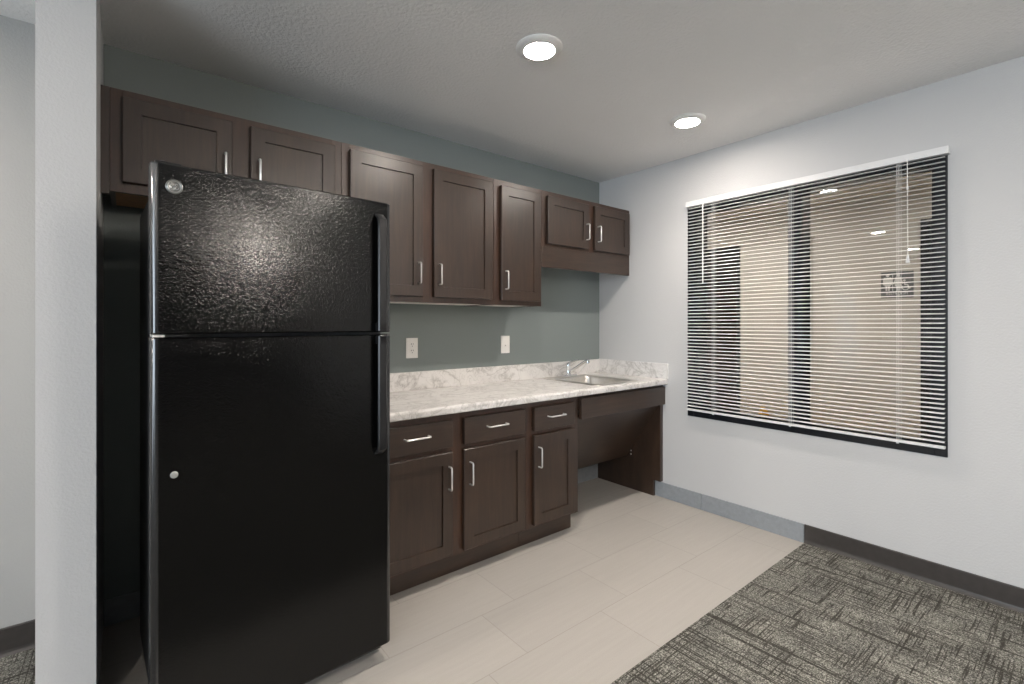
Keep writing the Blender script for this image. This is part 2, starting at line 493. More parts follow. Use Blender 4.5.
for y in (-1.005, -1.4775, -1.979):
    bm = newbm()
    for xx in (-0.0425, -0.0155):
        add_tube(bm, [(xx, y, 2.078), (xx, y, 0.676)], 0.0011, 6)
        add_tube(bm, [(xx, y-0.012, 2.078), (xx, y-0.012, 0.676)], 0.0007, 5)
    add_box(bm, -0.034, -0.024, y-0.005, y+0.005, 0.664, 0.672, 0.001)
    bpart('ladder_cord', bm, MAT['cord'])
bm = newbm(); add_tube(bm, [(-0.049, -0.945, 2.085), (-0.052, -0.945, 2.05), (-0.052, -0.945, 1.54)], 0.0035, 8)
bpart('tilt_wand', bm, MAT['cord'])
bm = newbm(); add_tube(bm, [(-0.046, -2.020, 2.085), (-0.050, -2.022, 2.05), (-0.050, -2.024, 1.60)], 0.0018, 7)
add_box(bm, -0.053, -0.047, -2.027, -2.019, 1.93, 1.945, 0.001)
lc = bpart('lift_cord', bm, MAT['cord'])
bm = newbm(); add_lathe(bm, [(0.002, 1.612), (0.004, 1.606), (0.0085, 1.572), (0.0075, 1.568)], (-0.050, -2.024, 0), 'Z', 14)
bpart('tassel', bm, MAT['blind'], lc)

# ------------------------------------------------------------------ corridor beyond the window
CX = 2.26
bm = newbm()
add_box(bm, CX, CX+0.12, -0.10, -0.098, 0, H)
add_box(bm, CX, CX+0.12, -1.645, -0.099, 0, H)
add_box(bm, CX, CX+0.12, -2.62, -1.645, 2.165, H)
add_box(bm, CX, CX+0.12, -3.6, -2.62, 0, H)
add_box(bm, CX, CX+0.12, -0.098, 1.10, 2.137, H)
add_box(bm, CX, CX+0.12, 1.10, 2.2, 0, H)
struct('wall_corridor', bm, MAT['hallwall'])
bm = newbm(); add_box(bm, WT, CX+0.12, 2.2, 2.3, 0, H); struct('wall_corridor_end', bm, MAT['hallwall'])
bm = newbm(); add_box(bm, WT, CX+0.12, -3.7, -3.6, 0, H); struct('wall_corridor_near', bm, MAT['hallwall'])
struct('wall_corridor_side', box(0.10, WT, 0.12, 2.2, 0, H), MAT['hallwall'])
struct('ceiling_corridor', box(WT, CX+1.6, -3.7, 2.3, H, H+0.1), MAT['ceil'])
struct('floor_corridor', box(WT, CX+1.6, -3.7, 2.3, -0.1, 0.0), MAT['hallfloor'])
# dark open doorway on the left with a room behind it
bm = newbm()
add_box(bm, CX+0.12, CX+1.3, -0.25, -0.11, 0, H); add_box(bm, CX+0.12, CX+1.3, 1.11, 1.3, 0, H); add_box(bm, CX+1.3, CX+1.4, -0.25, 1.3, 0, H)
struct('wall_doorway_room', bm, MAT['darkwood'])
# black frame around the doorway
bm = newbm()
add_box(bm, CX-0.02, CX+0.13, -0.098, -0.055, 0, 2.137, 0.002); add_box(bm, CX-0.02, CX+0.13, 1.055, 1.10, 0, 2.137, 0.002)
add_box(bm, CX-0.02, CX+0.13, -0.055, 1.055, 2.095, 2.137, 0.002)
struct('trim_1', bm, MAT['black_metal'])
# dark door on the right with its frame
d2 = empty('door_1', (CX+0.03, -2.13, 0)); d2['kind'] = 'structure'
def dpart(e, name, bm, mat):
    o = obj(name, bm, mat); o.parent = e; o.location = -Vector(e.location); return o
bm = newbm(); add_box(bm, CX+0.02, CX+0.065, -2.575, -1.69, 0.005, 2.12, 0.002); dpart(d2, 'door_leaf', bm, MAT['black_metal'])
bm = newbm(); add_box(bm, CX-0.02, CX+0.12, -1.69, -1.645, 0, 2.165, 0.002); add_box(bm, CX-0.02, CX+0.12, -2.62, -2.575, 0, 2.165, 0.002)
add_box(bm, CX-0.02, CX+0.12, -2.575, -1.69, 2.12, 2.165, 0.002); dpart(d2, 'door_frame', bm, MAT['black_metal'])
bm = newbm(); add_tube(bm, [(CX+0.02, -1.76, 1.0), (CX-0.035, -1.76, 1.0), (CX-0.04, -1.77, 1.0), (CX-0.04, -1.88, 1.0)], 0.009, 10)
dpart(d2, 'door_handle', bm, MAT['nickel'])
# pale flush door between the doorway and the mullion
d3 = empty('door_2', (CX-0.02, -0.45, 0)); d3['kind'] = 'structure'
bm = newbm(); add_box(bm, CX-0.032, CX, -0.80, -0.105, 0.005, 2.12, 0.003); dpart(d3, 'door_leaf', bm, MAT['halldoor'])
bm = newbm(); add_box(bm, CX-0.045, CX, -0.82, -0.10, 2.122, 2.14, 0.002); dpart(d3, 'door_head', bm, MAT['halldoor'])
bm = newbm(); cove(bm, 'Y', -1.645, -0.825, CX, -1); struct('baseboard_corridor', bm, MAT['rubber'])

# restroom sign
sg = empty('restroom_sign', (CX, -1.481, 1.615))
tag(sg, 'grey restroom sign with white figures on the corridor wall beyond the blind', 'sign')
so = Vector(sg.location)
def spart(name, bm, mat):
    o = obj(name, bm, mat); o.parent = sg; o.location = -so; return o
bm = newbm(); add_box(bm, CX-0.006, CX, -1.597, -1.366, 1.500, 1.732, 0.0015); spart('sign_plate', bm, MAT['sign'])
# local frame: u to the viewer's right = -y
def SP(u, z): return (CX-0.0075, -1.481-u, 1.616+z)
def fig(bm, u, skirt):
    b = newbm(); add_lathe(b, [(0.0, -0.001), (0.0125, -0.001), (0.0125, 0.0015), (0.0, 0.0015)], (0, 0, 0), 'X', 16)
    merge(bm, b, Matrix.Translation(SP(u, 0.083)))
    def poly(pts): add_prism(bm, [(-1.481-(u+a), 1.616+c) for a, c in pts], 'X', CX-0.0085, CX-0.0058)
    if skirt:
        poly([(-0.020, 0.066), (0.020, 0.066), (0.036, 0.005), (0.026, 0.005), (0.014, 0.045), (0.026, -0.012), (-0.026, -0.012), (-0.014, 0.045), (-0.026, 0.005), (-0.036, 0.005)])
    else:
        poly([(-0.026, 0.066), (0.026, 0.066), (0.033, 0.056), (0.033, 0.0), (0.023, 0.0), (0.021, -0.012), (-0.021, -0.012), (-0.023, 0.0), (-0.033, 0.0), (-0.033, 0.056)])
    poly([(-0.016, -0.012), (-0.003, -0.012), (-0.003, -0.052), (-0.014, -0.052)])
    poly([(0.003, -0.012), (0.016, -0.012), (0.014, -0.052), (0.003, -0.052)])
bm = newbm()
fig(bm, -0.066, False); fig(bm, 0.010, True)
add_box(bm, CX-0.0085, CX-0.0058, -1.481+0.0275, -1.481+0.0315, 1.562, 1.705)
# wheelchair figure
b = newbm(); add_lathe(b, [(0.0, -0.001), (0.009, -0.001), (0.009, 0.0015), (0.0, 0.0015)], (0, 0, 0), 'X', 14); merge(bm, b, Matrix.Translation(SP(0.052, 0.034)))
add_tube(bm, [SP(0.053, 0.022), SP(0.056, -0.004), SP(0.076, -0.006), SP(0.086, -0.036), SP(0.096, -0.034)], 0.005, 6)
add_tube(bm, [SP(0.055, 0.010), SP(0.072, 0.010)], 0.004, 6)
add_tube(bm, [SP(0.060+0.024*math.cos(a), -0.026+0.024*math.sin(a)) for a in [math.radians(150+i*20) for i in range(11)]], 0.0038, 6)
spart('pictograms', bm, MAT['signwhite'])
m4 = Matrix.Translation((CX-0.0065, -1.481, 1.537)) @ Matrix(((0, 0, -1, 0), (-1, 0, 0, 0), (0, 1, 0, 0), (0, 0, 0, 1)))
spart('sign_lettering', text_bm('RESTROOM', 0.030, m4, 0.001), MAT['signwhite'])
# yellow folding floor sign, only its top shows over the sill
ys = empty('floor_sign', (1.9, -0.50, 0))
tag(ys, 'yellow folding floor sign, its top just showing above the window sill', 'floor sign')
bm = newbm()
add_prism(bm, [(-0.13, 0), (-0.115, 0), (-0.012, 0.375), (0.012, 0.375), (0.115, 0), (0.13, 0), (0.022, 0.420), (-0.022, 0.420)], 'X', -0.12, 0.12)
o = obj('panel', bm, MAT['yellow']); o.parent = ys
ys.rotation_euler = (0, 0, 0.5)

# ------------------------------------------------------------------ ceiling lamps
def lamp(name, loc, mat, col, watts):
    e = empty(name, loc)
    bm = newbm()
    add_lathe(bm, [(0.100, 0.0), (0.0995, -0.003), (0.094, -0.008), (0.086, -0.011), (0.078, -0.0135), (0.070, -0.0150), (0.0655, -0.0155), (0.0650, -0.012), (0.0650, -0.002)], (0, 0, 0), 'Z', 48)
    bm.faces.ensure_lookup_table()
    for f in [f for f in bm.faces if len(f.verts) > 8]: bm.faces.remove(f)
    o = obj('trim_ring', bm, MAT['trim']); o.parent = e
    bm = newbm(); add_lathe(bm, [(0.0648, -0.010), (0.0648, -0.0145), (0.050, -0.0165), (0.03, -0.0175), (0.004, -0.018)], (0, 0, 0), 'Z', 40)
    o = obj('lens', bm, mat); o.parent = e
    d = bpy.data.lights.new('lamp_light', 'AREA'); d.shape = 'DISK'; d.size = 0.12; d.energy = watts; d.color = col; d.spread = math.radians(125)
    o = bpy.data.objects.new('lamp_light', d); COL.objects.link(o); o.location = (0, 0, -0.0195); o.parent = e
    return e
G = 'recessed ceiling lamps'
l1 = lamp('ceiling_lamp', (-1.690, -1.125, H), MAT['lens'], LAMP_COL, LAMP_WATTS)
tag(l1, 'round white ceiling lamp glowing above the counter, nearer the refrigerator', 'ceiling lamp', G)
def more(loc, label):
    c = copy_tree(l1); c.location = loc; c['label'] = label; return c
more((-0.540, -1.125, H), 'round white ceiling lamp glowing in front of the corner cabinet, nearer the window wall')
l3 = lamp('ceiling_lamp', (-4.33, -0.84, H), MAT['farlens'], LAMP_COL, 1.0)
tag(l3, 'round white ceiling lamp in the open part of the room away from the cabinets', 'ceiling lamp', G)
for loc in ((-6.36, -0.79, H), (-1.66, -3.08, H), (-4.33, -3.6, H), (-6.35, -3.6, H), (-4.33, -6.5, H)):  # last lamps listed are unseen, added to raise the ambient light
    c = copy_tree(l3); c.location = loc
pe = empty('pendant_lamp', (-1.39, -6.0, H)); tag(pe, 'white globe pendant lamp near the far charcoal wall opposite the refrigerator', 'pendant lamp')
bm = newbm(); add_lathe(bm, [(0.06, 0.0), (0.06, -0.012), (0.02, -0.024)], (0, 0, 0), 'Z', 24); o = obj('canopy', bm, MAT['trim']); o.parent = pe
bm = newbm(); add_tube(bm, [(0, 0, -0.02), (0, 0, -0.08)], 0.006, 8); o = obj('stem', bm, MAT['nickel']); o.parent = pe
bm = newbm(); add_lathe(bm, [(0.13*math.sin(PI*k/16)+0.001, -0.205+0.13*math.cos(PI*k/16)) for k in range(17)], (0, 0, 0), 'Z', 28); o = obj('globe', bm, MAT['globe']); o.parent = pe
hl = lamp('corridor_fill_lamp', (1.30, -0.35, H), MAT['halllens'], (1.0, 0.90, 0.78), 0.5)  # unseen lamps added to brighten the corridor behind the slats
tag(hl, 'unseen round ceiling lamp added to light the corridor beyond the blind', 'ceiling lamp', 'added corridor lamps')
for y in (-2.3, 1.4):
    c = copy_tree(hl); c.location = (1.30, y, H)

# ------------------------------------------------------------------ cabinet builders
def shaker(bm, x0, x1, z0, z1, yf, t=0.024, fr=0.057, rec=0.0075):
    """door whose front face is at y = yf (towards -y), back at yf + t"""
    b = 0.0022
    add_ring = lambda xa, xb, za, zb, y: [bm.verts.new(p) for p in ((xa, y, za), (xb, y, za), (xb, y, zb), (xa, y, zb))]
    rings = [add_ring(x0, x1, z0, z1, yf+t), add_ring(x0, x1, z0, z1, yf+b), add_ring(x0+b, x1-b, z0+b, z1-b, yf),
             add_ring(x0+fr, x1-fr, z0+fr, z1-fr, yf), add_ring(x0+fr+0.0015, x1-fr-0.0015, z0+fr+0.0015, z1-fr-0.0015, yf+rec)]
    for A, B in zip(rings, rings[1:]):
        for k in range(4): bm.faces.new((A[k], A[(k+1) % 4], B[(k+1) % 4], B[k]))
    bm.faces.new(rings[0]); bm.faces.new(rings[-1])

def pull(p0, p1, out=0.030, r=0.0042):
    """bar pull between two points on a door face; stands off towards -y"""
    a, b = Vector(p0), Vector(p1); o = Vector((0, -out, 0)); d = (b-a).normalized(); c = 0.008
    bm = newbm()
    pts = [a, a+o*(1-c/out), a+o*0.93+d*c*0.3, a+o+d*c, b+o-d*c, b+o*0.93-d*c*0.3, b+o*(1-c/out), b]
    add_tube(bm, pts, r, 10); return bm

def put(name, bm, mat, parent, root):
    o = obj(name, bm, mat); o.parent = parent
    o.location = -Vector(root.location) if parent is root else (0, 0, 0)
    return o

UY, DY = -0.305, -0.329      # face frame plane / door plane of the wall cabinets
UT = 2.150

def wall_cabinet(x0, x1, z0, doors, label, under='melamine', carc_x0=None, frame_z0=None, rail=0.03):
    e = empty('wall_cabinet', ((x0+x1)/2, -0.15, z0)); tag(e, label, 'cabinet', 'dark wall cabinets')
    cx0 = x0 if carc_x0 is None else carc_x0
    fz = z0 if frame_z0 is None else frame_z0
    # carcass: sides, top, back and a recessed bottom
    bm = newbm()
    add_box(bm, cx0, cx0+0.016, UY+0.019, -0.0, z0, UT); add_box(bm, x1-0.016, x1, UY+0.019, 0.0, z0, UT)
    add_box(bm, cx0+0.016, x1-0.016, UY+0.019, 0.0, UT-0.016, UT); add_box(bm, cx0+0.016, x1-0.016, -0.012, 0.0, z0+0.012, UT-0.016)
    put('carcass', bm, MAT['wood'], e, e)
    bm = newbm(); add_box(bm, cx0+0.016, x1-0.016, UY+0.019, -0.012, z0+0.004, z0+0.016)
    put('bottom_panel', bm, MAT[under], e, e)
    # face frame: outer stiles, rails and a centre stile
    bm = newbm(); f0, f1 = UY, UY+0.019
    add_box(bm, x0, x0+0.042, f0, f1, fz, UT, 0.0008, 1); add_box(bm, x1-0.042, x1, f0, f1, fz, UT, 0.0008, 1)
    add_box(bm, x0+0.042, x1-0.042, f0+0.0004, f1, UT-0.04, UT); add_box(bm, x0+0.042, x1-0.042, f0+0.0004, f1, z0, z0+0.04)
    for (a, b) in zip(doors, doors[1:]):
        add_box(bm, a[1]-0.02, b[0]+0.02, f0+0.0002, f1, z0+0.04, UT-0.04)
    put('face_frame', bm, MAT['framewood'], e, e)
    for dx0, dx1, dz0, dz1, hx, hz0, hz1 in doors:
        bm = newbm(); shaker(bm, dx0, dx1, dz0, dz1, DY); d = put('door', bm, MAT['wood'], e, e)
        h = put('handle', pull((hx, DY, hz0), (hx, DY, hz1)), MAT['nickel'], d, e); tag(h, 'brushed nickel bar handle')
    return e

c1 = wall_cabinet(-3.106, -2.245, 1.763, [(-3.069, -2.710, 1.799, 2.119, -2.737, 1.866, 1.975), (-2.641, -2.281, 1.799, 2.119, -2.609, 1.866, 1.975)],
    'dark two-door wall cabinet above the black refrigerator', 'maple')
bm = newbm(); add_box(bm, -3.1315, -3.1065, UY, UY+0.019, 1.752, UT); put('filler_strip', bm, MAT['wood'], c1, c1)
wall_cabinet(-2.244, -1.322, 1.383, [(-2.208, -1.812, 1.414, 2.119, -1.840, 1.483, 1.594), (-1.744, -1.346, 1.414, 2.119, -1.714, 1.483, 1.594)],
    'tall dark two-door wall cabinet right of the refrigerator over the counter')
wall_cabinet(-1.321, -0.931, 1.383, [(-1.277, -0.955, 1.412, 2.114, -1.248, 1.480, 1.590)],
    'tall dark single-door wall cabinet between the two-door ones')
c4 = wall_cabinet(-0.930, -0.002, 1.778, [(-0.888, -0.488, 1.800, 2.117, -0.517, 1.864, 1.973), (-0.424, -0.027, 1.798, 2.119, -0.394, 1.862, 1.972)],
    'short dark two-door wall cabinet in the corner above the sink')
bm = newbm(); add_box(bm, -0.930, -0.002, UY-0.001, UY+0.018, 1.644, 1.781, 0.001); put('valance', bm, MAT['woodh'], c4, c4)

# base cabinets
BF, BD, KY = -0.605, -0.629, -0.545
BT = 0.829
def base_cabinet(x0, x1, fronts, label, end_panel=False):
    e = empty('base_cabinet', ((x0+x1)/2, -0.3, 0)); tag(e, label, 'cabinet', 'dark base cabinets')
    bm = newbm()
    add_box(bm, x0, x0+0.016, BF+0.019, -0.011, 0.114, BT); add_box(bm, x1-0.016, x1, BF+0.019, -0.011, 0.114, BT)
    add_box(bm, x0+0.016, x1-0.016, BF+0.019, -0.011, 0.114, 0.13); add_box(bm, x0+0.016, x1-0.016, -0.023, -0.011, 0.13, BT)
    put('carcass', bm, MAT['wood'], e, e)
    bm = newbm(); add_box(bm, x0, x1, KY, KY+0.016, 0.0, 0.114); put('toe_kick', bm, MAT['woodh'], e, e)
    bm = newbm(); f0, f1 = BF, BF+0.019
    add_box(bm, x0, x0+0.045, f0, f1, 0.114, BT, 0.0008, 1); add_box(bm, x1-0.03, x1, f0, f1, 0.114, BT, 0.0008, 1)
    for za, zb in ((0.114, 0.154), (0.620, 0.680), (0.785, BT)):
        add_box(bm, x0+0.045, x1-0.03, f0+0.0006, f1, za, zb)
    for a, b in zip(fronts, fronts[1:]): add_box(bm, a[1]-0.02, b[0]+0.02, f0+0.0002, f1, 0.154, 0.785)
    put('face_frame', bm, MAT['framewood'], e, e)
    for fx0, fx1, hx in fronts:
        bm = newbm(); add_box(bm, fx0, fx1, BD, BD+0.024, 0.664, 0.796, 0.0025); d = put('drawer', bm, MAT['woodh'], e, e)
        m = (fx0+fx1)/2
        h = put('handle', pull((m-0.062, BD, 0.737), (m+0.062, BD, 0.737)), MAT['nickel'], d, e); tag(h, 'brushed nickel bar handle')
        bm = newbm(); shaker(bm, fx0, fx1, 0.133, 0.638, BD); d = put('door', bm, MAT['wood'], e, e)
        h = put('handle', pull((hx, BD, 0.460), (hx, BD, 0.571)), MAT['nickel'], d, e); tag(h, 'brushed nickel bar handle')
    if end_panel:
        bm = newbm(); add_prism(bm, [(-0.011, 0.0), (KY-0.0, 0.0), (KY-0.0, 0.114), (BF, 0.114), (BF, BT), (-0.011, BT)], 'X', x1, x1+0.028)
        put('end_panel', bm, MAT['wood'], e, e)
    return e
base_cabinet(-2.244, -1.322, [(-2.208, -1.810, -1.835), (-1.743, -1.342, -1.711)], 'dark base cabinet with two drawers over two doors beside the refrigerator')
base_cabinet(-1.321, -0.930, [(-1.275, -0.951, -1.246)], 'narrow dark base cabinet with one drawer over one door', True)

# open knee space under the sink: front apron, slanted pipe cover, leg panel
e = empty('sink_cabinet', (-0.45, -0.3, 0)); tag(e, 'dark open knee space under the sink with front apron and leg panel', 'cabinet')
put('apron', box(-0.893, -0.006, BD, BD+0.024, 0.682, 0.812, 0.002), MAT['woodh'], e, e)
put('top_rail', box(-0.901, -0.0325, BF, BF+0.019, 0.735, BT), MAT['wood'], e, e)
bm = newbm(); add_prism(bm, [(-0.600, 0.690), (-0.585, 0.700), (-0.292, 0.256), (-0.305, 0.246)], 'X', -0.9015, -0.0325)
put('pipe_cover', bm, MAT['woodh'], e, e)
bm = newbm(); add_prism(bm, [(-0.012, 0.0), (KY, 0.0), (KY, 0.118), (BF, 0.118), (BF, BT), (-0.012, BT)], 'X', -0.032, -0.0105)
add_box(bm, -0.0105, -0.0012, BF, KY, 0.118, BT)
put('leg_panel', bm, MAT['wood'], e, e)
for z, y in ((0.293, -0.345), (0.266, -0.345)):
    bm = newbm(); add_lathe(bm, [(0.001, -0.0022), (0.005, -0.0015), (0.006, 0.0)], (-0.0322, y, z), 'X', 12); put('screw_cap', bm, MAT['nickel'], e, e)

# ------------------------------------------------------------------ countertop
ct = empty('countertop', (-1.12, -0.32, BT)); tag(ct, 'white and grey marble-look countertop with low backsplash along two walls', 'countertop')
CT = 0.868
SX0, SX1, SY0, SY1 = -0.674, -0.282, -0.568, -0.120      # cut-out for the basin
bm = newbm()
XL, XR, YF = -2.243, -0.001, -0.645
# rounded front nosing along the whole front, then slabs round the cut-out
nose = [(YF+0.02, BT), (YF+0.004, BT), (YF, BT+0.004), (YF, CT-0.012), (YF+0.003, CT-0.004), (YF+0.010, CT), (YF+0.02, CT)]
add_prism(bm, nose, 'X', XL, XR)
add_box(bm, XL, XR, YF+0.02, SY0, BT, CT)
add_box(bm, XL, SX0, SY0, SY1, BT, CT); add_box(bm, SX1, XR, SY0, SY1, BT, CT)
add_box(bm, XL, XR, SY1, -0.001, BT, CT)
put('slab', bm, MAT['marble'], ct, ct)
put('backsplash', box(XL, -0.0195, -0.020, -0.0005, CT, 0.9765, 0.0015), MAT['marble'], ct, ct)
put('side_splash', box(-0.0190, -0.0005, YF-0.006, -0.0005, CT, 0.9790, 0.0015), MAT['marble'], ct, ct)

# ------------------------------------------------------------------ sink
sk = empty('sink', (-0.478, -0.322, CT)); tag(sk, 'small square stainless steel drop-in sink set in the marble-look counter', 'sink')
def rrect(x0, x1, y0, y1, r, n=6):
    pts = []
    for cx, cy, a0 in ((x1-r, y1-r, 0), (x0+r, y1-r, 90), (x0+r, y0+r, 180), (x1-r, y0+r, 270)):
        for k in range(n+1):
            a = math.radians(a0+90*k/n); pts.append((cx+r*math.cos(a), cy+r*math.sin(a)))
    return pts
def loops(bm, ls, close_last=True, smooth=True):
    R = [[bm.verts.new((x, y, z)) for x, y in poly] for poly, z in ls]; n = len(R[0])
    for A, B in zip(R, R[1:]):
        for k in range(n):
            f = bm.faces.new((A[k], A[(k+1) % n], B[(k+1) % n], B[k])); f.smooth = smooth
    if close_last: bm.faces.new(R[-1])
bm = newbm()
loops(bm, [(rrect(-0.702, -0.254, -0.592, -0.056, 0.03), CT+0.0005), (rrect(-0.700, -0.256, -0.590, -0.058, 0.03), CT+0.004),
           (rrect(-0.694, -0.262, -0.584, -0.064, 0.03), CT+0.0055), (rrect(-0.672, -0.284, -0.566, -0.124, 0.05), CT+0.0045),
           (rrect(-0.667, -0.289, -0.561, -0.129, 0.05), CT+0.001), (rrect(-0.664, -0.292, -0.558, -0.132, 0.05), CT-0.012)], False)
put('rim', bm, MAT['steel'], sk, sk)
bm = newbm()
loops(bm, [(rrect(-0.664, -0.292, -0.558, -0.132, 0.05), CT-0.012), (rrect(-0.658, -0.298, -0.552, -0.138, 0.05), CT-0.125),
           (rrect(-0.648, -0.308, -0.542, -0.148, 0.05), CT-0.142), (rrect(-0.62, -0.336, -0.514, -0.176, 0.04), CT-0.150)], True)
put('basin', bm, MAT['steel'], sk, sk)
bm = newbm(); add_lathe(bm, [(0.045, -0.149), (0.044, -0.1465), (0.036, -0.1475), (0.030, -0.149)], (-0.478, -0.345, CT), 'Z', 24)
put('drain', bm, MAT['chrome'], sk, sk)

# ------------------------------------------------------------------ faucet
FX, FY, FZ = -0.460, -0.092, CT+0.0055
fc = empty('faucet', (FX, FY, FZ)); tag(fc, 'chrome single-lever faucet at the back of the sink', 'faucet')
bm = newbm()
b = newbm(); add_box(b, -0.075, 0.075, -0.024, 0.024, 0, 0.010, 0.004); merge(bm, b, Matrix.Translation((FX, FY, FZ)))
add_lathe(bm, [(0.022, 0.008), (0.020, 0.012), (0.0175, 0.03), (0.017, 0.070), (0.0185, 0.078), (0.016, 0.092), (0.006, 0.098)], (FX, FY, FZ), 'Z', 24)
put('body', bm, MAT['chrome'], fc, fc)
bm = newbm(); add_tube(bm, [(FX, FY-0.010, FZ+0.030), (FX+0.003, FY-0.05, FZ+0.053), (FX+0.010, FY-0.165, FZ+0.122), (FX+0.0115, FY-0.182, FZ+0.130), (FX+0.012, FY-0.190, FZ+0.126)], [0.012, 0.0105, 0.0095, 0.010, 0.010], 12)
sp = put('spout', bm, MAT['chrome'], fc, fc)
bm = newbm(); add_lathe(bm, [(0.010, 0.0), (0.0125, -0.003), (0.0125, -0.020), (0.010, -0.022)], (FX+0.012, FY-0.186, FZ+0.130), 'Z', 16)
put('aerator', bm, MAT['chrome'], sp, fc)
bm = newbm(); add_tube(bm, [(FX, FY, FZ+0.094), (FX+0.018, FY-0.012, FZ+0.106), (FX+0.050, FY-0.03, FZ+0.118), (FX+0.062, FY-0.036, FZ+0.120)], [0.009, 0.0065, 0.0055, 0.007], 10)
put('lever', bm, MAT['chrome'], fc, fc)

# ------------------------------------------------------------------ outlet and switch
def plate(name, x, z, label, cat):
    e = empty(name, (x, 0.0, z)); tag(e, label, cat)
    put('wall_plate', box(x-0.0385, x+0.0385, -0.006, -0.0002, z-0.061, z+0.061, 0.002), MAT['plate'], e, e); return e
e = plate('outlet', -1.7125, 1.121, 'white duplex outlet on the grey-green wall right beside the refrigerator', 'outlet')
for dz in (-0.0195, 0.0195):
    bm = newbm(); add_lathe(bm, [(0.001, -0.0075), (0.0165, -0.0075), (0.0172, -0.006)], (-1.7125, 0, 1.121+dz), 'Y', 24)
    s = put('socket', bm, MAT['plate'], e, e)
    bm = newbm()
    for dx, w in ((-0.006, 0.0016), (0.006, 0.0013)):
        add_box(bm, -1.7125+dx-w, -1.7125+dx+w, -0.0080, -0.0073, 1.121+dz+0.001, 1.121+dz+0.009)
    add_box(bm, -1.7125-0.0022, -1.7125+0.0022, -0.0080, -0.0073, 1.121+dz-0.0105, 1.121+dz-0.006)
    put('slots', bm, MAT['slot'], s, e)
bm = newbm(); add_lathe(bm, [(0.0005, -0.0075), (0.003, -0.007), (0.0034, -0.006)], (-1.7125, 0, 1.121), 'Y', 12); put('screw', bm, MAT['plate'], e, e)
e = plate('wall_switch', -0.9955, 1.124, 'white wall switch on the grey-green wall nearer the sink', 'switch')
bm = newbm(); add_box(bm, -0.9955-0.0055, -0.9955+0.0055, -0.0070, -0.0055, 1.112, 1.136, 0.0006); add_box(bm, -0.9955-0.004, -0.9955+0.004, -0.017, -0.006, 1.113, 1.123, 0.0015)
put('toggle', bm, MAT['plate'], e, e)
for dz in (-0.042, 0.042):
    bm = newbm(); add_lathe(bm, [(0.0005, -0.0075), (0.003, -0.007), (0.0034, -0.006)], (-0.9955, 0, 1.124+dz), 'Y', 12); put('screw', bm, MAT['plate'], e, e)

# ------------------------------------------------------------------ refrigerator (local frame: x to the right, front at y=0 towards -y, z up)
FRW, FRZ = 0.730, 1.719
fr = empty('refrigerator', (-2.982-0.024*math.cos(math.radians(2.52)), -0.9725-0.024*math.sin(math.radians(2.52)), 0.0), math.radians(2.52))
tag(fr, 'tall black textured top-freezer refrigerator standing by the white partition', 'refrigerator')
def fpart(name, bm, mat, parent=fr): return obj(name, bm, mat, parent)
DT = 0.062
bm = newbm(); add_box(bm, 0.023, FRW-0.010, DT+0.012, 0.74, 0.045, 1.690, 0.004); body = fpart('body', bm, MAT['fridge_side'])
bm = newbm(); add_box(bm, 0.024, FRW-0.016, DT-0.001, DT+0.014, 0.08, 1.705); fpart('gasket', bm, MAT['gasket'])
def prof_bm(pts, z0, z1, b=0.004):
    bm = newbm(); cx = sum(p[0] for p in pts)/len(pts)
    L = [([(x, y+b if y < DT-1e-6 else y) for x, y in pts], z0), (pts, z0+b), (pts, z1-b), ([(x, y+b if y < DT-1e-6 else y) for x, y in pts], z1)]
    R = [[bm.verts.new((x, y, z)) for x, y in P] for P, z in L]; m = len(pts)
    for A, B in zip(R, R[1:]):
        for k in range(m):
            f = bm.faces.new((A[k], A[(k+1) % m], B[(k+1) % m], B[k])); f.smooth = True
    bm.faces.new(R[0]); bm.faces.new(R[-1]); return bm
ER = 0.018
def door(name, z0, z1):
    w, r, n = FRW, ER, 14
    front = [(r, DT)] + [(r+(w-2*r)*k/n, -0.004*math.sin(PI*k/n)) for k in range(0, n+1)] + [(w-r, DT)]
    d = fpart(name, prof_bm(front, z0, z1), MAT['fridge'])
    left = [(r, DT), (0.0, DT), (0.0, r)] + [(r+r*math.cos(PI+(PI/2)*k/8), r+r*math.sin(PI+(PI/2)*k/8)) for k in range(1, 9)]
    e1 = fpart('edge_cap', prof_bm(left, z0, z1), MAT['edge'], d); tag(e1, 'smooth glossy rounded door edge')
    right = [(w-r, DT), (w, DT), (w, r)] + [(w-r+r*math.cos(-(PI/2)*k/8), r+r*math.sin(-(PI/2)*k/8)) for k in range(1, 9)]
    e2 = fpart('edge_cap', prof_bm(right, z0, z1), MAT['edge'], d); tag(e2, 'smooth glossy rounded door edge')
    return d
fd = door('freezer_door', 1.236, FRZ)
rd = door('fridge_door', 0.064, 1.226)
